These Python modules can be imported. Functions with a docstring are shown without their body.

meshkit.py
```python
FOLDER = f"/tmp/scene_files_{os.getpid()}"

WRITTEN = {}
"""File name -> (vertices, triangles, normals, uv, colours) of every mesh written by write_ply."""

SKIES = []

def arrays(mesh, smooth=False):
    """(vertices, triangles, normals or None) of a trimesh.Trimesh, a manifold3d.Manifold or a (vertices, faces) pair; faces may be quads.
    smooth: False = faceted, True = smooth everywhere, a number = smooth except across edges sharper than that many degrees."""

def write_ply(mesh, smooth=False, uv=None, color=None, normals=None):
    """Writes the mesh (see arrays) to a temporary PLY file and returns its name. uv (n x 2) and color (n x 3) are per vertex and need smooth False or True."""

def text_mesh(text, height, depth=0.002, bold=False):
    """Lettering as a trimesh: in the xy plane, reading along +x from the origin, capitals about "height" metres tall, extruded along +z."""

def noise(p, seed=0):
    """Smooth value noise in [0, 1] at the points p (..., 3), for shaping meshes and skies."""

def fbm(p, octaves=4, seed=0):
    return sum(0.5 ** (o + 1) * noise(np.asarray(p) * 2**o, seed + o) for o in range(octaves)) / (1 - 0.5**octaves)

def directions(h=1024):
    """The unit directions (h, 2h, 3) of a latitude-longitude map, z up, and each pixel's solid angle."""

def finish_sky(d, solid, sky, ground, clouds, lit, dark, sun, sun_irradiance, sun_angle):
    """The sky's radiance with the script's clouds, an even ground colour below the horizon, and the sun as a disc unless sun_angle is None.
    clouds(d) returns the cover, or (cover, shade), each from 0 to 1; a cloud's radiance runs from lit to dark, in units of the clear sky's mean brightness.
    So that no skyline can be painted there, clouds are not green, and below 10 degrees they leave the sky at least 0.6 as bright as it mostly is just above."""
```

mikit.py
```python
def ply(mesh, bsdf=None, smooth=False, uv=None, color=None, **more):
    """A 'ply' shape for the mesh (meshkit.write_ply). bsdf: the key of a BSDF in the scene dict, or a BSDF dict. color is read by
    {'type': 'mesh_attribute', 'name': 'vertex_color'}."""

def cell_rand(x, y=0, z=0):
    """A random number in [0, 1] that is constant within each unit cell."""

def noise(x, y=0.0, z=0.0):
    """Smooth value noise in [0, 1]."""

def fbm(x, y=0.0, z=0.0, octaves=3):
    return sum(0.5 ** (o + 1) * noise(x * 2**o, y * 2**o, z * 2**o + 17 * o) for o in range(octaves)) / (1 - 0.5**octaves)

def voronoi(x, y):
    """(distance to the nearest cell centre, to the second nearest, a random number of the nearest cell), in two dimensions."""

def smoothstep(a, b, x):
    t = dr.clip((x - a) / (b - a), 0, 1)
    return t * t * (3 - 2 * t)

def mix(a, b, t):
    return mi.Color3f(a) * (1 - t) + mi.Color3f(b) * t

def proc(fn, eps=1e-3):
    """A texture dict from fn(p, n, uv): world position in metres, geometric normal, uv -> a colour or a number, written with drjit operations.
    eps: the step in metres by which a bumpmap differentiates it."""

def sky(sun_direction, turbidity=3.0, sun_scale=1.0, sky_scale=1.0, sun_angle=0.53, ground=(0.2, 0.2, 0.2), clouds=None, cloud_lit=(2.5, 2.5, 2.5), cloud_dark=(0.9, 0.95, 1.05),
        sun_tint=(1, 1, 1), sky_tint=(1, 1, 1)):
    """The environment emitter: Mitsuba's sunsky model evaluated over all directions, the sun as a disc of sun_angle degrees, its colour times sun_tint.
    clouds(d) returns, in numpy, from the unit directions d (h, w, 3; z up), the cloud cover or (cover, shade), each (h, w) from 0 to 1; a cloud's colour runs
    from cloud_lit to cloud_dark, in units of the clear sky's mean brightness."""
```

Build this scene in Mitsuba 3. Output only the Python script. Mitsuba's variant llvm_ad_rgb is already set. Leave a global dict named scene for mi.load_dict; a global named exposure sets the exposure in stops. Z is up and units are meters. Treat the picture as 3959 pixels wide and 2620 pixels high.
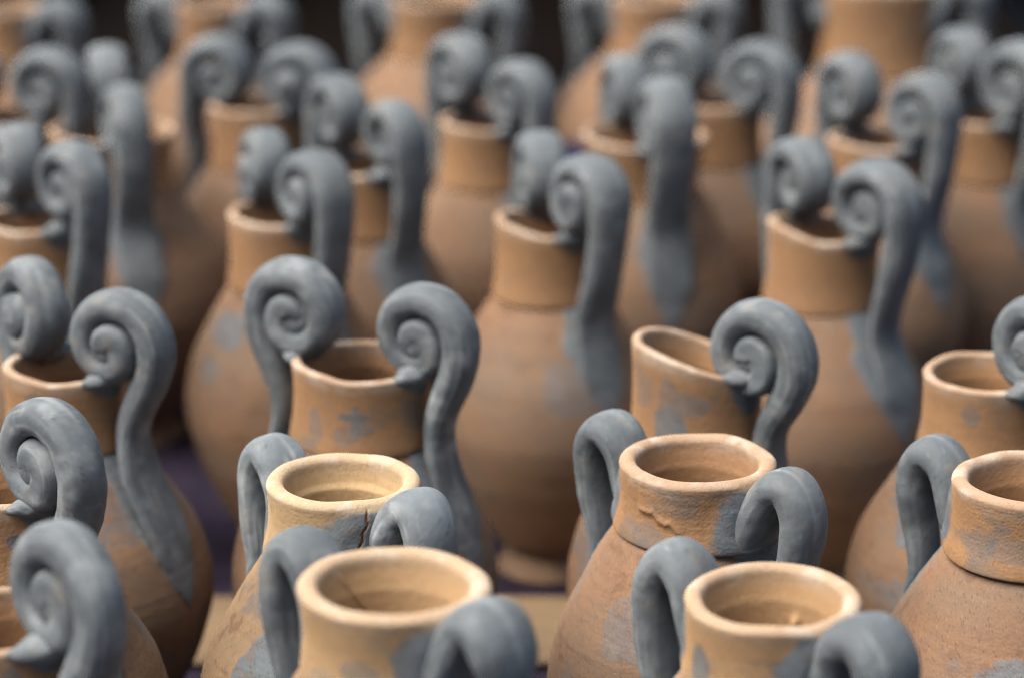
import math, random
import numpy as np, trimesh, mitsuba as mi, mikit, meshkit
import drjit as dr
from scipy.interpolate import PchipInterpolator, CubicSpline

T = mi.ScalarTransform4f
scene, labels = {}, {}
# ---------------------------------------------------------------- camera, sky, exposure
PITCH = math.radians(17.7)
EYE = np.array([0.0, 0.0, 0.803])
LOOK = np.array([0.0, math.cos(PITCH), -math.sin(PITCH)])
scene['camera'] = {'type': 'thinlens', 'fov': 22.33, 'fov_axis': 'x', 'aperture_radius': 0.0134, 'focus_distance': 1.44,
                   'near_clip': 0.05, 'far_clip': 200.0,
                   'to_world': T().look_at(origin=EYE.tolist(), target=(EYE + LOOK).tolist(), up=[0, 0, 1])}
scene['sky'] = mikit.sky((-0.50, -0.14, 0.86), turbidity=3, sun_tint=(0.88, 0.97, 1.10), sun_scale=0.30, sun_angle=50,
                         clouds=lambda d: (1.0 + 0 * d[..., 2], 1 - (1 + 2 * d[..., 2]) / 3),      # the even overcast sky: zenith three times the horizon
                         cloud_lit=(0.22, 0.29, 0.37), cloud_dark=(0.009, 0.012, 0.015), ground=(0.05, 0.045, 0.04))
exposure = 4.5

# ---------------------------------------------------------------- materials
def grain(p, n, uv):
    return 0.00024 * mikit.noise(p.x * 900, p.y * 900, p.z * 900) + 0.00010 * mikit.noise(p.x * 420 + 9, p.y * 420, p.z * 420)
def fine(p, n, uv):
    return 0.00009 * mikit.noise(p.x * 900, p.y * 900, p.z * 900) + 0.00008 * mikit.noise(p.x * 300, p.y * 300, p.z * 300)
VC = {'type': 'mesh_attribute', 'name': 'vertex_color'}
scene['clay'] = {'type': 'twosided', 'b': {'type': 'bumpmap', 'tex': mikit.proc(grain, 5e-4), 'scale': 1.0,
                 'bsdf': {'type': 'principled', 'base_color': VC, 'roughness': 0.78, 'specular': 0.35}}}
scene['slip'] = {'type': 'twosided', 'b': {'type': 'bumpmap', 'tex': mikit.proc(fine, 5e-4), 'scale': 1.0,
                 'bsdf': {'type': 'principled', 'base_color': VC, 'roughness': 0.70, 'specular': 0.32}}}

scene['clay_plain'] = {'type': 'twosided', 'b': {'type': 'principled', 'base_color': VC, 'roughness': 0.80, 'specular': 0.35}}
scene['slip_plain'] = {'type': 'twosided', 'b': {'type': 'principled', 'base_color': VC, 'roughness': 0.72, 'specular': 0.32}}

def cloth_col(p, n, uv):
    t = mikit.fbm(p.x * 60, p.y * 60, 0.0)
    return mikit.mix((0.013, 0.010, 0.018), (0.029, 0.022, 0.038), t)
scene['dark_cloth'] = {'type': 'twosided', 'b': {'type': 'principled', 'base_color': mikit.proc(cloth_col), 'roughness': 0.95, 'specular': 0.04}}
def plank_col(p, n, uv):
    g = mikit.fbm(p.x * 6, p.y * 130, p.z * 130)
    s = mikit.noise(p.x * 40, p.y * 900, 2.0)
    return mikit.mix((0.11, 0.070, 0.040), (0.20, 0.135, 0.075), g * 0.8 + s * 0.2)
scene['bare_wood'] = {'type': 'twosided', 'b': {'type': 'principled', 'base_color': mikit.proc(plank_col), 'roughness': 0.75}}
scene['blue_cloth'] = {'type': 'twosided', 'b': {'type': 'principled', 'base_color': {'type': 'rgb', 'value': [0.022, 0.024, 0.085]}, 'roughness': 0.8}}

GREY = np.array([0.118, 0.133, 0.149]); GREY_L = np.array([0.240, 0.259, 0.276]); GREY_D = np.array([0.074, 0.084, 0.097])
OCHRE = np.array([0.290, 0.160, 0.080]); TERRA = np.array([0.205, 0.110, 0.065]); DUN = np.array([0.164, 0.111, 0.080]); PALE = np.array([0.46, 0.330, 0.182])

def lerp(a, b, t):
    return a * (1 - t[..., None]) + b * t[..., None]
def sst(a, b, x):
    t = np.clip((x - a) / (b - a), 0, 1)
    return t * t * (3 - 2 * t)
def grid_faces(m, n, flip=False):
    i, j = np.meshgrid(np.arange(m - 1), np.arange(n), indexing='ij')
    q = np.stack([i * n + j, i * n + (j + 1) % n, (i + 1) * n + (j + 1) % n, (i + 1) * n + j], -1).reshape(-1, 4)
    if flip: q = q[:, ::-1]
    return np.vstack([q[:, [0, 1, 2]], q[:, [0, 2, 3]]])
def wrap(a):
    return (a + np.pi) % (2 * np.pi) - np.pi
def speckle(col, rng, hi=0.012, lo=0.02):
    r = rng.random(col.shape[:-1])
    col = np.where((r > 1 - hi)[..., None], np.minimum(col * 1.15 + 0.012, 0.75), col)
    return np.where((r < lo)[..., None], col * 0.7, col)

def patch_mask(pts, phi, z, rad, patches, seed):
    """Slip smears: (azimuth deg, z, half width m, half height m[, strength]) blobs with ragged edges."""
    m = np.zeros(phi.shape)
    edge = meshkit.fbm(pts * 55 + seed, 4, seed) - 0.5
    for p in patches:
        az, zz, w, h = p[:4]; k = p[4] if len(p) > 4 else 1.0
        d = np.sqrt((wrap(phi - math.radians(az)) * np.maximum(rad, 0.02) / w) ** 2 + ((z - zz) / h) ** 2)
        m = np.maximum(m, k * sst(1.07, 0.93, d + edge * 0.9))
    return m

# ---------------------------------------------------------------- jugs
TS = np.array([0, .07, .15, .28, .40, .44, .6, .75, .88, .93, .955, 1.0])
def body_profile(Rj, Rb, Rf):
    up = [0, .27, .52, .86, .99, 1.0]
    rs = [Rj + (Rb - Rj) * g for g in up] + [Rb + (Rf - Rb) * g for g in (.18, .53, .90, 1.06, 1.02, .90)]
    return PchipInterpolator(TS, rs)

class Jug: pass

def make_jug(key, label, group, x, y, H, R, hn, Rb, Rf=None, lip=.0068, near=1, seed=0, tone=0.5, flare=0.0, saddle=0.0, sad_az=None, sadw=.15, patches=(), npatches=(), handles=(), kind='scroll', ring=1.0, wear=0.3, pale=0.0, extra=None, cat='jug', overhang=.0010, ledge=.25, padh=.011):
    rng = np.random.default_rng(1000 + seed)
    if sad_az is None: sad_az = 185
    J = Jug(); J.__dict__.update(locals())
    Rf = Rf or Rb * .50
    zn = H - hn
    skin = 'clay' if near == 2 else 'clay_plain'; J.slip = 'slip' if near == 2 else 'slip_plain'; rough_c = 1.0 if near == 2 else .15
    to = T().translate([x, y, 0])
    sd = seed * 7.31
    Rj = R * (1.0 - 0.02)
    prof = body_profile(Rj - .0005, Rb, Rf)
    J.prof, J.zn = prof, zn
    def rbody(z): return float(prof(np.clip((zn - z) / zn, 0, 1)))
    J.rbody = rbody
    def saddle_z(phi, z):
        return 2 * saddle * sst(sadw, 1, np.cos(phi - math.radians(sad_az))) * sst(H - .045, H, z)
    J.saddle_z = saddle_z
    nphi = {2: 460, 1: 300, 0: 120}[near]
    step = {2: .0012, 1: .0018, 0: .004}[near]
    phi = np.arange(nphi) * 2 * np.pi / nphi
    # ---- body
    tq = np.linspace(0, 1, 3000); arc = np.concatenate([[0], np.cumsum(np.hypot(np.diff(prof(tq)), zn / 2999))])
    amid = float(np.interp(.60, tq, arc))
    t = np.interp(np.concatenate([np.arange(0, amid, step), np.arange(amid, arc[-1], 2 * step), arc[-1:]]), arc, tq)
    r_out = prof(t); z_out = zn * (1 - t)
    # a turned groove above the foot
    r_out = r_out - .0035 * np.exp(-((t - .915) / .010) ** 2)
    ti = np.linspace(.97, 0, 26)
    r_in = np.maximum(prof(ti) - .007, .004); z_in = np.maximum(zn * (1 - ti), .009)
    r = np.concatenate([[.0005], [r_in[0] * .6], r_in, [Rj - .0045], [Rj - .0015], r_out, [Rf * .85, .0005]])
    z = np.concatenate([[.009], [.009], z_in, [zn + .003], [zn + .003], z_out, [.0, .0]])
    ph, zz = np.meshgrid(phi, z); rr = np.meshgrid(phi, r)[1]
    outer = np.zeros(len(r), bool); outer[len(r) - len(r_out) - 2:] = True
    om = outer[:, None] * np.ones_like(ph)
    P = np.stack([rr * np.cos(ph), rr * np.sin(ph), zz], -1)
    cs = np.stack([np.cos(ph) * .05, np.sin(ph) * .05, zz], -1)
    rings = meshkit.noise(np.stack([cs[..., 0] * 16 + sd, cs[..., 1] * 16, zz * 330 + sd], -1), seed) - .5
    low = meshkit.fbm(P * 14 + sd, 2, seed) - .5
    dr_ = om * (rings * .00035 * ring + low * .0022)
    # leaf-shaped tails where the handles were pressed on
    leaf = np.zeros(ph.shape)
    edge = meshkit.fbm(P * 60 + sd, 4, seed + 3) - .5
    for h in handles:
        a = math.radians(h['az']); L0 = zn + .004; L1 = zn - h.get('leaf', .085)
        f = np.clip((L0 - zz) / (L0 - L1), 0, 1.3)
        wid = h.get('leafw', .026) * np.where(f < .35, .55 + .45 * f / .35, 1.0 - ((f - .35) / .65).clip(0, 1.4) ** 1.6)
        skew = h.get('skew', 0.0) * f
        d = np.abs(wrap(ph - a) * rr - skew) / np.maximum(wid, 1e-4)
        m = np.where((zz < L0) & (f < 1.04) & (wid > .0005), sst(1.12, .88, d + edge * .55), 0)
        leaf = np.maximum(leaf, m)
    pm = patch_mask(P, ph, zz, rr, patches, seed)
    dr_ = dr_ + om * (.0011 * leaf + .0004 * pm)
    k = (rr + dr_) / np.maximum(rr, 1e-6)
    P[..., 0] *= k; P[..., 1] *= k
    v = meshkit.fbm(P * 22 + sd, 4, seed + 1); v2 = meshkit.fbm(P * 130 + sd, 3, seed + 2)
    streak = meshkit.noise(np.stack([cs[..., 0] * 30 + sd, cs[..., 1] * 30, zz * 420], -1), seed + 5)
    c = lerp(DUN, TERRA, sst(.35, .75, v) * .8)
    c = lerp(c, OCHRE, np.clip(tone * (.38 + .9 * (v2 - .5)) + .25 * (streak - .5), 0, 1))
    if pale: c = lerp(c, PALE, np.full(ph.shape, pale * .25))
    haze = meshkit.fbm(P * 20 + sd + 40, 3, seed + 6) + .30 * (meshkit.fbm(P * 190 + sd, 3, seed + 7) - .5)
    c = lerp(c, np.array([.122, .116, .120]), sst(.54, .64, haze) * (.6 if near == 2 else .12))
    c = lerp(c, TERRA * .62, sst(.62, .72, meshkit.fbm(P * 90 + sd + 5, 3, seed + 8)) * .5)
    g = lerp(GREY_D * 1.4, GREY * 1.15, sst(.3, .7, v2))
    c = lerp(c, g, np.clip(np.maximum(leaf, pm * .85) * (.72 + .5 * sst(.25, .6, v2)), 0, 1) * om)
    c = c * (1 + (rng.random(ph.shape) - .5) * .16 * rough_c)[..., None]
    if near == 2: c = speckle(c, rng, .012, .035)
    put(key + '__body', P, c, skin, to)
    # ---- neck
    zs = np.arange(zn - .001, H - lip * .5, step)
    f = (zs - zn) / hn
    rn = R * (1.0 + .015 * (1 - f) - .035 * np.sin(np.pi * np.clip(f, 0, 1)) - flare * (1 - f) ** 1.2 + 0.0)
    rn = rn + overhang * np.exp(-((zs - zn) / .010) ** 2)
    al = np.linspace(0, np.pi, 14)[1:-1]
    lr = R - lip / 2 + lip / 2 * np.cos(al); lz = H - lip * .5 + lip * .5 * np.sin(al) ** .8
    zi = np.arange(H - lip * .5, zn - .03, -step * 1.3)
    fi = np.clip((zi - zn) / hn, 0, 1)
    ri = R - lip - (.0018 * sst(.0105, .0125, H - lip * .5 - zi) * ledge) - .0025 * sst(0, .014, H - lip * .5 - zi) - R * flare * (1 - fi) ** 1.2 + .003 * sst(zn + .01, zn - .03, zi)
    r = np.concatenate([[Rj - .004], [rn[0] - .0006], rn, lr, ri]); z = np.concatenate([[zn - .004], [zn - .0016], zs, lz, zi])
    no = 2 + len(zs)
    ph, zz = np.meshgrid(phi, z); rr = np.meshgrid(phi, r)[1]
    out = np.zeros(ph.shape); out[:no] = 1
    P = np.stack([rr * np.cos(ph), rr * np.sin(ph), zz], -1)
    cs = np.stack([np.cos(ph) * .05, np.sin(ph) * .05, zz], -1)
    slant = zz + .004 * np.sin(ph + seed)
    rings = meshkit.noise(np.stack([cs[..., 0] * 7 + sd, cs[..., 1] * 7, slant * 330 + sd], -1), seed) - .5
    r2 = meshkit.noise(np.stack([cs[..., 0] * 60 + sd, cs[..., 1] * 60, slant * 900 + sd], -1), seed + 9) - .5
    low = meshkit.fbm(P * 17 + sd, 2, seed) - .5
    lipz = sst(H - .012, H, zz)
    sgn = np.where(out > 0, 1, -1)
    dr_ = (rings * .00015 + r2 * .00012) * ring * sgn * (1 - .75 * lipz) + low * .0018 * (1 - .4 * lipz)
    pm = patch_mask(P, ph, zz, rr, npatches, seed) * out
    smear = np.zeros(ph.shape)
    edge = meshkit.fbm(P * 70 + sd, 4, seed + 3) - .5
    for h in handles:
        a = math.radians(h['az'] + h.get('padshift', 0))
        if kind == 'loop':
            zc0, w, hh, lift = H - .027, .034, .026, .0036
        else:
            zc0, w, hh, lift = H - .004, .018, padh, .0014
        d = np.sqrt((wrap(ph - a) * R / w) ** 2 + ((zz - zc0) / hh) ** 2)
        m = sst(1.10, .90, d + edge * .45) * np.where(kind == 'loop', out, np.maximum(out, sst(H - .012, H, zz)))
        smear = np.maximum(smear, m)
        dr_ += lift * sst(1.1, .6, d) * out
    if extra:
        dr_ += extra(ph, zz, out, J)
    k = (rr + dr_) / rr
    P[..., 0] *= k; P[..., 1] *= k
    oval = 1 + .018 * np.cos(2 * ph + seed)
    P[..., 0] *= oval; P[..., 1] *= oval
    P[..., 2] += saddle_z(ph, zz) + .0009 * (meshkit.noise(np.stack([np.cos(ph) * 2 + sd, np.sin(ph) * 2, 0 * ph], -1), seed) - .5) * lipz * 2
    v = meshkit.fbm(P * 24 + sd, 4, seed + 1); v2 = meshkit.fbm(P * 140 + sd, 3, seed + 2)
    streak = meshkit.noise(np.stack([cs[..., 0] * 18 + sd, cs[..., 1] * 18, slant * 600], -1), seed + 5)
    c = lerp(OCHRE, TERRA, sst(.35, .8, v * .6 + streak * .4) * .75)
    c = lerp(c, OCHRE * 1.22, sst(.5, .8, streak) * .5)
    if pale: c = lerp(c, PALE, np.clip(pale * (.8 + .5 * (v2 - .5)), 0, 1))
    haze = meshkit.fbm(P * 45 + sd + 40, 3, seed + 6)
    c = lerp(c, np.array([.145, .125, .118]), sst(.56, .72, haze) * wear * out)
    rim_light = sst(.45, .7, meshkit.fbm(P * 80 + sd + 11, 3, seed + 8))
    c = lerp(c, np.array([.48, .40, .335]), lipz * (.3 + .45 * rim_light))  # bright highlight of the rim top painted into the clay colour
    g = lerp(GREY_D * 1.3, GREY * 1.1, sst(.3, .7, v2))
    c = lerp(c, g, np.maximum(smear, pm * .8) * (.9 + .1 * sst(.3, .5, v2)))
    if extra and hasattr(extra, 'color'): c = extra.color(c, ph, zz, out, J)
    c = c * (1 + (rng.random(ph.shape) - .5) * .14 * rough_c)[..., None]
    if near == 2: c = speckle(c, rng, .010, .014)
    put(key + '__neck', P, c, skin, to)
    # ---- handles
    for i, h in enumerate(handles):
        nm = key + '__handle' + ('' if i == 0 else '_%03d' % i)
        (scroll_handle if kind == 'scroll' else loop_handle)(nm, J, h, to, rng, seed * 10 + i)
    labels[key] = {'label': label, 'category': cat, 'group': group}
    return J

def put(key, P, c, bsdf, to, flip=False):
    m, n = P.shape[:2]
    v, f = P.reshape(-1, 3), grid_faces(m, n, flip)
    cc = np.clip(c.reshape(-1, 3), 0.004, .85)
    tr = trimesh.Trimesh(v, f, process=False)
    scene[key] = mikit.ply(tr, bsdf, smooth=True, color=cc, to_world=to)

def sweep(path, tang, width, thick, az, seed, rng, near, ridge=1.0, expo=2.35, latoff=None, rough=1.0):
    """path (n,2) in the handle's plane (rho, z); width across the plane, thick in the plane."""
    n = len(path)
    ns = {2: 44, 1: 36, 0: 20}[near]
    a = np.arange(ns) * 2 * np.pi / ns
    ca, sa = np.cos(a), np.sin(a)
    ex = np.broadcast_to(np.asarray(expo, float).reshape(-1, 1), (n, 1))
    cx = np.sign(ca) * np.abs(ca) ** (2 / ex); sy = np.sign(sa) * np.abs(sa) ** (2 / ex)
    N = np.stack([-tang[:, 1], tang[:, 0]], -1)                      # in-plane normal
    s = np.concatenate([[0], np.cumsum(np.linalg.norm(np.diff(path, axis=0), axis=1))])
    S, A = np.meshgrid(s, a, indexing='ij')
    strand = .5 - np.abs(meshkit.noise(np.stack([np.cos(A) * 2.3 + seed * 3.1, np.sin(A) * 2.3, S * 7], -1), seed) - .5)
    q = np.stack([np.cos(A) * 1.2 + seed, np.sin(A) * 1.2, S * 55], -1)
    lump = meshkit.fbm(q, 3, seed + 1) - .5
    dent = meshkit.noise(np.stack([np.cos(A) * 2.2 + seed * 1.7, np.sin(A) * 2.2, S * 120], -1), seed + 6) - .5
    sc = 1 + (.11 * (strand - .38) * ridge + (.075 * lump + .03 * dent) * rough)
    X = cx * (width / 2)[:, None] * sc; Y = sy * (thick / 2)[:, None] * sc
    lat = np.zeros(n) if latoff is None else latoff
    pl = path[:, None, :] + N[:, None, :] * Y[..., None]
    b = X + lat[:, None]
    ra = math.radians(az)
    er, eb = np.array([math.cos(ra), math.sin(ra), 0]), np.array([-math.sin(ra), math.cos(ra), 0])
    P = pl[..., 0:1] * er + b[..., None] * eb + pl[..., 1:2] * np.array([0, 0, 1.0])
    return P, S, A

def caps(path, tang, width, thick, end=True, start=False, m=6):
    """Rounds the ends off by adding shrinking rings."""
    if end:
        u = np.linspace(0, 1, m + 1)[1:] * .999
        add = path[-1] + tang[-1] * (thick[-1] * .45 * u)[:, None]
        k = np.sqrt(1 - u ** 2)
        path = np.vstack([path, add]); tang = np.vstack([tang, np.repeat(tang[-1:], m, 0)])
        width = np.concatenate([width, width[-1] * k]); thick = np.concatenate([thick, thick[-1] * k])
    return path, tang, width, thick

def handle_colour(P, S, A, seed, rng, light=0.35, tint=(1, 1, 1)):
    v = meshkit.fbm(P * 38 + seed * 2.7, 4, seed); v2 = meshkit.fbm(P * 170 + seed, 3, seed + 1)
    st = meshkit.noise(np.stack([np.cos(A) * 4 + seed, np.sin(A) * 4, S * 22], -1), seed + 4)
    c = lerp(GREY, GREY_D, sst(.42, .75, v * .65 + st * .35) * .7)
    c = lerp(c, GREY_L, sst(.50, .72, meshkit.fbm(P * 60 + seed * 5.1 + 7, 3, seed + 2)) * light * (.5 + v2))
    c = lerp(c, np.array([.34, .27, .20]), sst(.62, .74, meshkit.fbm(P * 75 + 31 + seed, 3, seed + 3)) * .15)
    scuff = meshkit.noise(np.stack([np.cos(A) * 7 + seed, np.sin(A) * 7, S * 26], -1), seed + 7) * .6 + .4 * meshkit.noise(np.stack([np.cos(A) * 16, np.sin(A) * 16, S * 70 + seed], -1), seed + 8)
    c = lerp(c, GREY_L, sst(.60, .80, scuff) * (.25 + .8 * light))
    c = c * (.82 + .36 * v2)[..., None] * np.asarray(tint)
    c = c * (1 + (rng.random(S.shape) - .5) * .14)[..., None]
    return speckle(c, rng, .010, .012)

def resample(pts, step):
    pts = np.asarray(pts, float)
    s = np.concatenate([[0], np.cumsum(np.linalg.norm(np.diff(pts, axis=0), axis=1))])
    cs = CubicSpline(s, pts)
    t = np.linspace(0, s[-1], max(int(s[-1] / step), 12))
    return cs(t), t / s[-1], s / s[-1]

def scroll_handle(key, J, h, to, rng, seed):
    k = h.get('k', 1.0) * (1 + .03 * rng.standard_normal()); R, H, zn, near = J.R, J.H, J.zn, J.near
    az = h['az']; zrim = H + float(J.saddle_z(np.array(math.radians(az)), np.array(H)))
    s0 = h.get('s', R + .001); r0 = .029 * k
    zc = zrim + .0225 * k + h.get('dz', 0.0)
    th = np.linspace(0, 3 * np.pi, 84)
    rad = k * PchipInterpolator(np.pi * np.array([0, .5, 1, 1.5, 2, 2.5, 3]), np.array([.029, .026, .0225, .017, .0090, .0062, .0045]) * (1 + .03 * rng.standard_normal(7) * np.array([0, 1, 1, .6, .5, .8, .8])))(th)
    sp = np.stack([s0 + rad * np.cos(th), zc + rad * np.sin(th)], -1)
    tail = h.get('leaf', .085); sw = h.get('strap', 1.0)
    st = h.get('stem', .0)                                              # extra stand-off of the stem at neck-bottom height
    d1, d2 = tail * .95, tail * .55
    low = [(J.rbody(zn - d1) - .0035, zn - d1), (J.rbody(zn - (d1 + d2) / 2) - .001, zn - (d1 + d2) / 2), (J.rbody(zn - d2) + .002, zn - d2)]
    dd = .018
    low.append((max(J.rbody(zn - dd) + .0065, R + .013 + st * .6), zn - dd))
    low.append((R + .0140 + st, zn + .018))
    top = s0 + r0
    zmid = (zn + .018 + zc) / 2
    low.append(((R + .0175 + st) * .45 + top * .55, zmid))
    pts = np.vstack([low, sp[0:1] + [[.0, -.004]], sp[2:]])
    path, u, us = resample(pts, {2: .0013, 1: .0017, 0: .003}[near])
    tang = np.gradient(path, axis=0); tang /= np.linalg.norm(tang, axis=1, keepdims=True)
    u0 = us[6]
    def ua(turn): return u0 + (us[-1] - u0) * float(np.interp(turn * np.pi, th[2:], np.linspace(0, 1, len(th) - 2) if False else (us[7:] - u0) / (us[-1] - u0)))
    uu = [0, us[1], us[2], us[3], us[4], us[5], u0, ua(.5), ua(1), ua(1.5), ua(2), ua(2.5), 1.0]
    jw = 1 + .05 * rng.standard_normal(13)
    wd = np.array([.008, .026, .038, .037, .0275, .0275, .0285, .0285, .028, .0275, .028, .0285, .027]) * jw * np.array([1, 1, 1, 1, sw, sw, sw, sw, sw, sw, sw, sw, sw])
    tk = [.002, .0030, .0042, .0105, .0175, .0215, .0222, .0208, .0200, .0190, .0186, .0178, .0158]
    W = PchipInterpolator(uu, wd)(u) * k * h.get('w', 1.0); TH = PchipInterpolator(uu, tk)(u) * k
    path, tang, W, TH = caps(path, tang, W, TH)
    n = len(path)
    lat = (h.get('lean', 0.0) + .003 * rng.standard_normal()) * sst(u0, 1.0, np.linspace(0, 1, n)) + .0015 * np.sin(np.linspace(0, 7, n) + seed)
    EX = 2.3 + 1.5 * sst(ua(1.2), ua(2.0), np.linspace(0, 1, n))
    P, S, A = sweep(path, tang, W, TH, az, seed, rng, near, latoff=lat, expo=EX, ridge=h.get('ridge', 1.0), rough=h.get('rough', 1.0))
    c = handle_colour(P + np.array([J.x, J.y, 0]), S, A, seed, rng, h.get('light', .35))
    v, f, cc = P.reshape(-1, 3), grid_faces(*P.shape[:2], flip=True), c.reshape(-1, 3)
    # the tongue of slip smeared from the scroll onto the rim
    tg = h.get('tongue', -1)
    m = 26
    tt = np.linspace(0, 1, m)
    ang = math.radians(az) + tg * (tt * .029 - .004) * k / R
    rho = R - J.lip * .5 + .0025 * tt
    zt = H + .003 * k * (1 - tt) ** 2 - .0022 * tt
    ns = 20; a = np.arange(ns) * 2 * np.pi / ns
    wr = .0115 * k * (1 - tt ** 2.2) + .0012; hr = .0105 * k * (1 - tt) ** .9 + .0016
    A2, T2 = np.meshgrid(a, tt)
    rr = rho[:, None] + wr[:, None] * np.cos(A2)
    zz = zt[:, None] + hr[:, None] * np.sin(A2) + J.saddle_z(ang, np.full(m, H))[:, None]
    jit = .0012 * (meshkit.fbm(np.stack([np.cos(A2) * 1.5, np.sin(A2) * 1.5, T2 * 6 + seed], -1), 3, seed) - .5)
    rr = rr + jit * 2; zz = zz + jit * 2
    Pt = np.stack([rr * np.cos(ang)[:, None], rr * np.sin(ang)[:, None], zz], -1)
    ct = handle_colour(Pt + np.array([J.x, J.y, 0]), T2 * .03, A2, seed + 3, rng, .3)
    f2 = grid_faces(m, ns, flip=(tg > 0)) + len(v)
    v = np.vstack([v, Pt.reshape(-1, 3)]); f = np.vstack([f, f2]); cc = np.vstack([cc, ct.reshape(-1, 3)])
    pm_, pn = {2: (22, 40), 1: (18, 30), 0: (10, 18)}[near]
    la = np.linspace(-np.pi / 2 * .995, np.pi / 2 * .995, pm_); lo = np.arange(pn) * 2 * np.pi / pn
    LA, LO = np.meshgrid(la, lo, indexing='ij')
    bul = (.0128 + .0011 * rng.standard_normal()) * k * h.get('w', 1.0) * sw
    pr, pb = np.cos(LA) ** .55 * .0148 * k, np.sign(LA) * np.abs(np.sin(LA)) ** .8 * bul
    wob = 1 + .10 * (meshkit.fbm(np.stack([np.cos(LO) * 2 + seed, np.sin(LO) * 2, LA * 2], -1), 3, seed + 9) - .5)
    ra = math.radians(az)
    rho, zz2 = s0 - .0012 * k + pr * wob * np.cos(LO), zc + .0008 * k + pr * wob * np.sin(LO)
    pb = pb * wob + lat[-1]
    Pp = rho[..., None] * np.array([math.cos(ra), math.sin(ra), 0]) + pb[..., None] * np.array([-math.sin(ra), math.cos(ra), 0]) + zz2[..., None] * np.array([0, 0, 1.0])
    cp = handle_colour(Pp + np.array([J.x, J.y, 0]), LA * .01, LO, seed + 5, rng, h.get('light', .35))
    f3 = grid_faces(pm_, pn) + len(v)
    v = np.vstack([v, Pp.reshape(-1, 3)]); f = np.vstack([f, f3]); cc = np.vstack([cc, cp.reshape(-1, 3)])
    scene[key] = mikit.ply(trimesh.Trimesh(v, f, process=False), J.slip, smooth=True, color=np.clip(cc, .004, .8), to_world=to)

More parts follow.
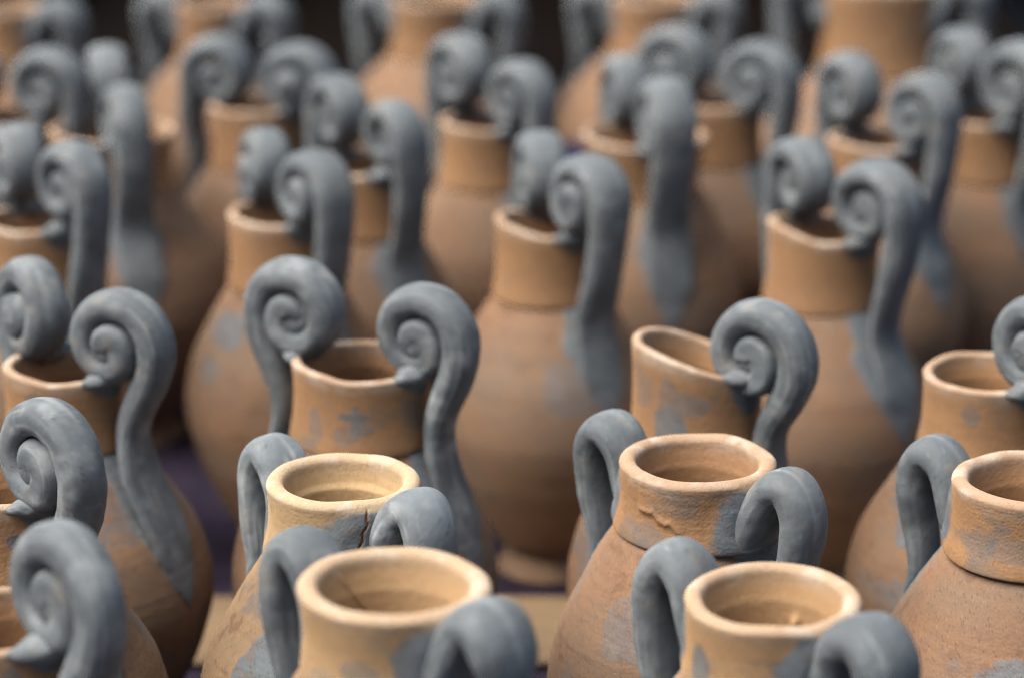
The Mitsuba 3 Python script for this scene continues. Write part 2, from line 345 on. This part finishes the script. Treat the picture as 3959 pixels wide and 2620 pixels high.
def loop_handle(key, J, h, to, rng, seed):
    k = h.get('k', 1.0); R, H, zn, near = J.R, J.H, J.zn, J.near
    zr = H + h.get('dz', 0.0)
    o = h.get('out', 0.0)
    pts = [(R - .009, zr - .052), (R - .003, zr - .036), (R + .0035, zr - .018), (R + .0110, zr - .0045), (R + .0195 + o * .5, zr - .0012), (R + .0280 + o, zr - .010),
           (R + .0300 + o, zr - .028), (R + .0270 + o * .8, zn - .006), (max(J.rbody(zn - .034) + .003, R + .018), zn - .034), (J.rbody(zn - .056) - .001, zn - .056), (J.rbody(zn - .076) - .004, zn - .076)]
    path, u, us = resample(pts, .0013 if near == 2 else .0018)
    tang = np.gradient(path, axis=0); tang /= np.linalg.norm(tang, axis=1, keepdims=True)
    wd = np.array([.030, .038, .036, .033, .0315, .031, .0295, .028, .029, .026, .012]) * (1 + .05 * rng.standard_normal(11))
    tk = [.012, .0175, .0185, .0195, .0205, .0205, .0195, .0175, .012, .006, .002]
    W = PchipInterpolator(us, wd)(u) * k * h.get('w', 1.0); TH = PchipInterpolator(us, tk)(u) * k
    lat = h.get('lean', 0.0) * np.sin(np.pi * u) + .0015 * np.sin(np.linspace(0, 6, len(u)) + seed)
    P, S, A = sweep(path, tang, W, TH, h['az'], seed, rng, near, latoff=lat, ridge=h.get('ridge', 1.0))
    c = handle_colour(P + np.array([J.x, J.y, 0]), S, A, seed, rng, h.get('light', .35), (h.get('tint', 1.0),) * 3)
    put(key, P, c, J.slip, to, flip=False)

# ---------------------------------------------------------------- the setting
gx = np.unique(np.concatenate([np.linspace(-40, -2, 12), np.linspace(-2, 2, 90), np.linspace(2, 40, 12)]))
gy = np.unique(np.concatenate([np.linspace(-30, .3, 10), np.linspace(.3, 4.5, 100), np.linspace(4.5, 80, 14)]))
X, Y = np.meshgrid(gx, gy)
near_m = (np.abs(X) < 1.9) & (Y > .4) & (Y < 4.2)
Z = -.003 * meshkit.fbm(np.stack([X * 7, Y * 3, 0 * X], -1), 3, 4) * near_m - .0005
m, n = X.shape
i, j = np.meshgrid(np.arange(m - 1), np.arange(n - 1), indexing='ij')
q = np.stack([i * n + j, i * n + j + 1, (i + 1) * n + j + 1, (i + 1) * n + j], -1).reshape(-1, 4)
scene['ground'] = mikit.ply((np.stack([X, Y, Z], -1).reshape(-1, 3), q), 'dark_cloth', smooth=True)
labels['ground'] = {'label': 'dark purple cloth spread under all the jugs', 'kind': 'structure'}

def plank(key, label, x0, x1, y0, y1, h):
    b = trimesh.creation.box([x1 - x0, y1 - y0, h]); c = .003
    import manifold3d as m3
    hull = m3.Manifold.batch_hull([m3.Manifold.cube([x1 - x0 - 2 * a, y1 - y0 - 2 * a, h - 2 * b_], True) for a, b_ in ((c, 0), (0, c))])
    scene[key] = mikit.ply(hull, 'bare_wood', smooth=False, to_world=T().translate([(x0 + x1) / 2, (y0 + y1) / 2, h / 2 + .001]))
    labels[key] = {'label': label, 'category': 'plank'}
plank('plank', 'bare tan wooden plank on the dark cloth between the second and third rows', -1.1, 1.1, 1.728, 1.846, .006)

# unseen boards added behind the last row, to keep its gaps in the dark
def board(key, x0, x1, y0, y1, z0, z1):
    import manifold3d as m3
    d = np.array([x1 - x0, y1 - y0, z1 - z0]); c = .002
    hull = m3.Manifold.batch_hull([m3.Manifold.cube((d - 2 * c * (1 - e)).tolist(), True) for e in np.eye(3)])
    scene[key] = mikit.ply(hull, 'old_wood', smooth=False, to_world=T().translate([(x0 + x1) / 2, (y0 + y1) / 2, (z0 + z1) / 2]))
def old_col(p, n, uv):
    return mikit.mix((0.075, 0.048, 0.032), (0.14, 0.095, 0.062), mikit.fbm(p.x * 5, p.y * 60, p.z * 60))
scene['old_wood'] = {'type': 'twosided', 'b': {'type': 'principled', 'base_color': mikit.proc(old_col), 'roughness': 0.8}}
board('added_shelf__top_board', -1.7, 1.7, 3.02, 4.0, .400, .424)
board('added_shelf__back_panel', -1.7, 1.7, 4.002, 4.02, .001, .424)
board('added_shelf__side_panel', -1.722, -1.702, 3.04, 4.02, .001, .424)
board('added_shelf__side_panel_001', 1.702, 1.722, 3.04, 4.02, .001, .424)
labels['added_shelf'] = {'label': 'added unseen boards behind the last row, shading the gaps between blurred necks', 'category': 'added_shelf'}

# ---------------------------------------------------------------- small loop-handled jugs at the front
GL = 'small clay jugs with plain loop handles at the front'
GB = 'large clay jugs with loop handles in the blurred last row'
GS = 'clay jugs with grey scroll handles standing in rows'
def loop_jug(n, *a, **k): return make_jug('loop_jug' + ('' if n == 0 else '_%03d' % n), a[0], GL if n < 5 else GB, *a[1:], kind='loop', overhang=.0020, **{'near': 2, **k})
def scroll_jug(n, *a, **k): return make_jug('scroll_jug' + ('' if n == 0 else '_%03d' % n), a[0], GS, *a[1:], kind='scroll', **k)

def torn_lip(ph, zz, out, J):           # the flap of clay torn on the neck
    x = wrap(ph - math.radians(-122)) * J.R
    zc = J.H - .0215 - .32 * (x + .004) - .0050 * (meshkit.noise(np.stack([x * 260 + 3, 0 * x, 0 * x], -1), 5) - .5)
    on = sst(-.018, -.012, x) * sst(.018, .010, x) * out
    d = zz - zc
    return on * .0012 * np.exp(-(d / .0022) ** 2) + on * .0008 * sst(-.002, .0010, d) * sst(.018, .002, d)
class Crack:                             # the open crack in the smear of the right handle
    def path(self, ph, zz, J):
        x = wrap(ph - math.radians(-77)) * J.R
        xc = .0025 + .28 * (zz - (J.H - .018)) + .0007 * np.sin(zz * 700) + .0003 * np.sin(zz * 1900)
        on = sst(J.H - .046, J.H - .040, zz) * sst(J.H - .002, J.H - .005, zz)
        return np.abs(x - xc), on
    def __call__(self, ph, zz, out, J):
        d, on = self.path(ph, zz, J)
        return -.0014 * on * out * sst(.0009, .0002, d)
    def color(self, c, ph, zz, out, J):
        d, on = self.path(ph, zz, J)
        return lerp(c, np.array([.24, .105, .05]), on * out * sst(.0010, .0005, d))
def scratch(ph, zz, out, J):             # a raised scratch on the inside wall
    x = wrap(ph - math.radians(125)) * J.R
    return -(1 - out) * .0016 * np.exp(-((x - .9 * (zz - J.H + .022)) / .0012) ** 2) * sst(J.H - .045, J.H - .035, zz) * sst(J.H - .004, J.H - .010, zz)
def crumbs(ph, zz, out, J):
    d1 = np.hypot(wrap(ph - math.radians(62)) * J.R, zz - J.H + .028); d2 = np.hypot(wrap(ph - math.radians(52)) * J.R, (zz - J.H + .038) * .7)
    return -(1 - out) * (.0035 * np.exp(-(d1 / .0035) ** 2) + .004 * np.exp(-(d2 / .004) ** 2))

loop_jug(0, 'cream-rimmed tan jug with loop handles, nearest and largest, at bottom left of centre', -.0562, 1.1442, .317, .0465, .045, .088, lip=.0105, seed=1, tone=.8, pale=.45, flare=.07, extra=scratch,
         npatches=[(-110, .287, .010, .006, .6), (-62, .280, .009, .005, .5), (-140, .275, .012, .010, .4)], handles=[dict(az=-46, k=1.1), dict(az=137)])
loop_jug(1, 'pale yellow jug whose right loop handle joint is split by a rust-brown crack', -.0954, 1.373, .283, .0445, .043, .088, lip=.0105, seed=2, tone=.75, pale=.8, extra=Crack(), ring=1.2, ledge=1.1,
         patches=[(-125, .185, .022, .022), (-150, .150, .03, .02, .8), (-95, .16, .02, .012, .6)], handles=[dict(az=-46, light=.7, tint=1.4, k=1.08, padshift=-16), dict(az=136, light=.7, tint=1.35)])
loop_jug(2, 'tan jug with a torn flap of clay on its neck, loop handles, right of centre', .1071, 1.4046, .283, .0465, .040, .086, lip=.0105, seed=3, tone=.35, extra=torn_lip, ring=1.1, wear=.6,
         patches=[(-85, .190, .022, .016), (-95, .165, .026, .012), (-125, .20, .02, .018, .45)], npatches=[(-130, .248, .012, .008, .6)], handles=[dict(az=-44, light=.3, k=1.06), dict(az=138, light=.2, dz=.004)])
loop_jug(3, 'tan jug with crumbs of clay inside its mouth, loop handles, bottom right of centre', .1302, 1.1903, .29, .045, .045, .088, lip=.0095, seed=4, tone=.8, pale=.3, flare=.04, extra=crumbs,
         npatches=[(-150, .262, .008, .010), (-92, .255, .004, .012, .6)], handles=[dict(az=-50, k=1.14, out=.003), dict(az=137, dz=.002)])
loop_jug(4, 'brown jug with a plain loop handle cut off by the right edge', .2958, 1.373, .283, .0470, .043, .090, lip=.010, seed=5, tone=.3, wear=.7,
         patches=[(-100, .185, .03, .016, .8), (-70, .19, .02, .02)], npatches=[(-110, .255, .02, .008, .5), (-85, .262, .006, .014, .5)], handles=[dict(az=-44), dict(az=139, light=.15)])

# ---------------------------------------------------------------- scroll-handled jugs, front to back
scroll_jug(0, 'blurred jug at the bottom left corner, its thick scroll handle nearest the camera', -0.2473, 1.1791, .283, 0.043, .050, 0.087, near=2, seed=11, tone=.75,
           patches=[(-30, .16, .02, .05, .8)], npatches=[(-80, .262, .006, .014, .7)], handles=[dict(az=-47, k=1.08, w=.86, s=.047, light=.4, rough=.6)])
scroll_jug(1, 'sharp jug at the left edge with a gritty grey scroll handle full of pits', -0.2842, 1.3680, .283, 0.043, .050, 0.087, near=2, seed=12, tone=.6, ring=1.3,
           npatches=[(-75, .262, .005, .004), (-62, .252, .004, .003)], handles=[dict(az=-46, k=1.09, w=.92, s=.046, light=.6, rough=1.6)])
scroll_jug(2, 'jug at left with two scrolls and a long grey tail down its right side', -.2863, 1.5739, .283, .0385, .050, .090, near=2, seed=13, tone=.45,
           saddle=0.001, npatches=[(-110, .27, .01, .006, .5)], handles=[dict(az=-28, leaf=.10, s=.044, k=.94), dict(az=124)])
scroll_jug(3, 'jug at centre left with two wide grey scrolls and a star-shaped smear on its neck', -.0969, 1.5855, .283, .0455, .050, .088, near=2, seed=14, tone=.35, wear=.6,
           saddle=0.001, npatches=[(-94, .259, .011, .0035), (-92, .256, .0035, .011), (-85, .251, .006, .005, .7), (-102, .247, .008, .006, .6), (-130, .25, .006, .012, .6)], patches=[(-78, .215, .018, .014), (-95, .20, .02, .01, .5)],
           handles=[dict(az=-29, k=.94, light=.7), dict(az=151, k=.98, light=.6, tongue=1)])
scroll_jug(4, 'jug right of centre with one big scroll handle and a high bare rim', .1194, 1.5801, .283, .043, .052, .083, near=2, seed=15, tone=.6, wear=.5,
           saddle=.0080, sad_az=186, sadw=-.75, padh=.022, npatches=[(-118, .245, .012, .014), (-100, .262, .012, .006, .7), (-120, .262, .008, .010, .6)], handles=[dict(az=-40, k=1.02, s=.047, light=.5, dz=-0.008)])
scroll_jug(5, 'jug at the right edge, its scroll handle half cut off by the frame', .3034, 1.5626, .283, .043, .050, .086, near=2, seed=16, tone=.55,
           patches=[(-140, .20, .014, .018), (-125, .15, .03, .02, .5)], npatches=[(-115, .265, .006, .008, .6)], handles=[dict(az=-54, k=1.04, s=.038)])
scroll_jug(6, 'jug at the left edge of the third row with two narrow scrolls', -0.3669, 1.9356, .283, 0.043, .055, 0.08, near=1, seed=21, tone=.5, saddle=0.001, handles=[dict(stem=.010, strap=1.25, az=-46, s=.049, k=.95, dz=0.012), dict(stem=.010, strap=1.25, az=114, s=.042, k=.95, dz=.010)])
scroll_jug(7, 'round brown third-row jug left of centre, dark gap at its left', -0.1788, 1.9524, .283, 0.043, .055, 0.08, near=1, seed=22, tone=.5, saddle=0.001, patches=[(-135, .20, .02, .014, .8), (-140, .17, .012, .01, .6)],
           handles=[dict(stem=.010, strap=1.25, az=-54, s=.052, k=.95, dz=.006), dict(stem=.010, strap=1.25, az=112, s=.042, k=.96, dz=0.003)])
scroll_jug(8, 'round brown jug at centre of the third row, its foot showing on the cloth', 0.0294, 1.9228, .283, 0.043, .055, 0.084, Rf=.037, near=1, seed=23, tone=.5, saddle=0.003, patches=[(-80, .17, .02, .02, .5)],
           handles=[dict(stem=.010, strap=1.25, az=-56, s=.048, k=.97, dz=.007), dict(stem=.010, strap=1.25, az=99, s=.040, k=.97, dz=0.003)])
scroll_jug(9, 'round brown jug at right of the third row with a pale grey leaf-shaped tail', 0.2371, 1.9039, .283, 0.043, .055, 0.086, near=1, seed=24, tone=.5, saddle=0.004, patches=[],
           handles=[dict(stem=.010, strap=1.25, az=-46, s=.048, k=.95, dz=0.004, leaf=.10, leafw=.03), dict(stem=.010, strap=1.25, az=113, s=.038, k=.96, dz=0.006)])
scroll_jug(10, 'blurred wide-mouthed jug at left whose handle stands in front of its pale rim', -.3527, 2.2367, .283, .055, .055, .098, near=1, seed=31, tone=.5, flare=.14, saddle=0.001, handles=[dict(stem=.010, strap=1.25, az=-68, s=.051, k=1.05, leaf=.10, dz=-.010), dict(stem=.010, strap=1.25, az=100, k=1.0, dz=.006)])
scroll_jug(11, 'blurred jug in the left corner of the fourth row showing one curled scroll', -.4544, 2.2916, .283, .040, .055, .082, near=0, seed=32, tone=.4, handles=[dict(stem=.010, strap=1.25, az=-20, k=1.02, dz=0.006), dict(stem=.010, strap=1.25, az=160, dz=.006)])
scroll_jug(12, 'blurred jug with scroll curling left of its brown neck, behind the left of centre', -0.2359, 2.3455, .283, 0.043, .055, 0.085, near=0, seed=33, tone=.4, handles=[dict(stem=.010, strap=1.25, az=-25), dict(stem=.010, strap=1.25, az=155, s=.037)])
scroll_jug(13, 'blurred jug whose dark scroll handle stands just left of the picture centre', -0.1253, 2.1125, .283, 0.043, .055, 0.084, near=1, seed=34, tone=.45, saddle=0.001, handles=[dict(stem=.010, strap=1.25, az=-53, s=.046, k=.94, dz=.010), dict(stem=.010, strap=1.25, az=122, s=.042, k=.95, dz=.010)])
scroll_jug(14, 'blurred brown jug with two round scrolls, behind the centre jug at its left', -0.0227, 2.2742, .283, 0.043, .055, 0.08, near=0, seed=35, tone=.35, saddle=0.001, handles=[dict(stem=.010, strap=1.25, az=-50, s=.045, dz=.005), dict(stem=.010, strap=1.25, az=122, s=.042, dz=.010)])
scroll_jug(15, 'blurred wide-mouthed jug right of centre, handle standing in front of its pale rim', .1163, 2.2167, .283, .055, .055, .088, near=1, seed=36, tone=.5, flare=.16, saddle=0.001, handles=[dict(stem=.010, strap=1.25, az=-76, k=1.1, leaf=.10), dict(stem=.010, strap=1.25, az=104, k=1.0)])
scroll_jug(16, 'blurred jug with two large face-on scrolls meeting over its brown mouth, right of centre', 0.1899, 2.3603, .283, 0.043, .055, 0.082, near=0, seed=37, tone=.35, handles=[dict(stem=.010, strap=1.25, az=-35, k=1.1), dict(stem=.010, strap=1.25, az=145, k=1.05)])
scroll_jug(17, 'blurred jug behind the leaf-tailed one at right, its rim lit orange', 0.3177, 2.2003, .283, 0.043, .055, 0.084, near=1, seed=38, tone=.5, saddle=0.001, handles=[dict(stem=.010, strap=1.25, az=-48, s=.046, k=.95, dz=0.007), dict(stem=.010, strap=1.25, az=116, s=.042, dz=.010)])
scroll_jug(18, 'blurred jug at the right edge of the fourth row with a dark thick handle', 0.4264, 2.2969, .283, 0.043, .055, 0.084, near=0, seed=39, tone=.45, handles=[dict(stem=.010, strap=1.25, az=-54, s=.044, k=1.1, dz=.006), dict(stem=.010, strap=1.25, az=112, s=.040, dz=.014)])
loop_jug(5, 'blurred orange jug in the top left corner', -.5547, 2.8343, .283, .040, .06, .10, near=0, seed=41, tone=.8, handles=[dict(az=-18, k=1.45, out=.008), dict(az=160, k=1.45, out=.008)])
loop_jug(6, 'blurred tan jug at the top, second from the left of the last row', -.3313, 2.8607, .283, .041, .06, .10, near=0, seed=42, tone=.6, handles=[dict(az=-20, k=1.45, out=.008), dict(az=160, k=1.45, out=.008)])
loop_jug(7, 'blurred tan jug at the top, third from the left of the last row', -.0846, 2.8876, .283, .050, .06, .115, near=0, seed=43, tone=.6, handles=[dict(az=-16, k=1.45, out=.008), dict(az=164, k=1.45, out=.008)])
loop_jug(8, 'blurred tan jug at the top, second from the right of the last row', .1609, 2.9012, .283, .048, .06, .115, near=0, seed=44, tone=.6, handles=[dict(az=-20, k=1.45, out=.008), dict(az=162, k=1.45, out=.008)])
loop_jug(9, 'blurred wide orange jug at the top right, rim above the frame', .3894, 2.7157, .33, .062, .09, .13, near=0, seed=45, tone=.7, handles=[dict(az=-14, k=1.6, out=.010), dict(az=166, k=1.6, out=.010)])
scroll_jug(19, 'leftmost dark jug in the shade behind the last row, between two bright necks', -0.47, 3.36, .283, .043, .055, .11, near=0, seed=51, tone=.3, handles=[dict(az=-40), dict(az=140)])
scroll_jug(20, 'second dark jug from the left in the shade behind the last row', -0.215, 3.38, .283, .043, .055, .11, near=0, seed=52, tone=.3, handles=[dict(az=-40), dict(az=140)])
scroll_jug(21, 'middle dark jug in the shade behind the last row', 0.045, 3.38, .283, .043, .055, .11, near=0, seed=53, tone=.3, handles=[dict(az=-40), dict(az=140)])
scroll_jug(22, 'second dark jug from the right in the shade behind the last row', 0.32, 3.38, .283, .043, .055, .11, near=0, seed=54, tone=.3, handles=[dict(az=-40), dict(az=140)])
scroll_jug(23, 'rightmost dark jug in the shade behind the last row', 0.59, 3.36, .283, .043, .055, .11, near=0, seed=55, tone=.3, handles=[dict(az=-40), dict(az=140)])

# a sliver of blue between two blurred jugs
pr = np.array([[.0005, 0], [.024, 0], [.027, .004], [.030, .10], [.031, .19], [.0325, .194], [.031, .197], [.029, .194], [.027, .02], [.0005, .02]])
a = np.arange(48) * 2 * np.pi / 48
PB = np.stack([pr[:, :1] * np.cos(a), pr[:, :1] * np.sin(a), pr[:, 1:] + 0 * a], -1)
scene['blue_pot'] = mikit.ply(trimesh.Trimesh(PB.reshape(-1, 3), grid_faces(*PB.shape[:2]), process=False), 'blue_cloth', smooth=40, to_world=T().translate([.055, 2.52, 0]))
labels['blue_pot'] = {'label': 'small dark blue pot barely showing between two blurred jugs', 'category': 'pot'}
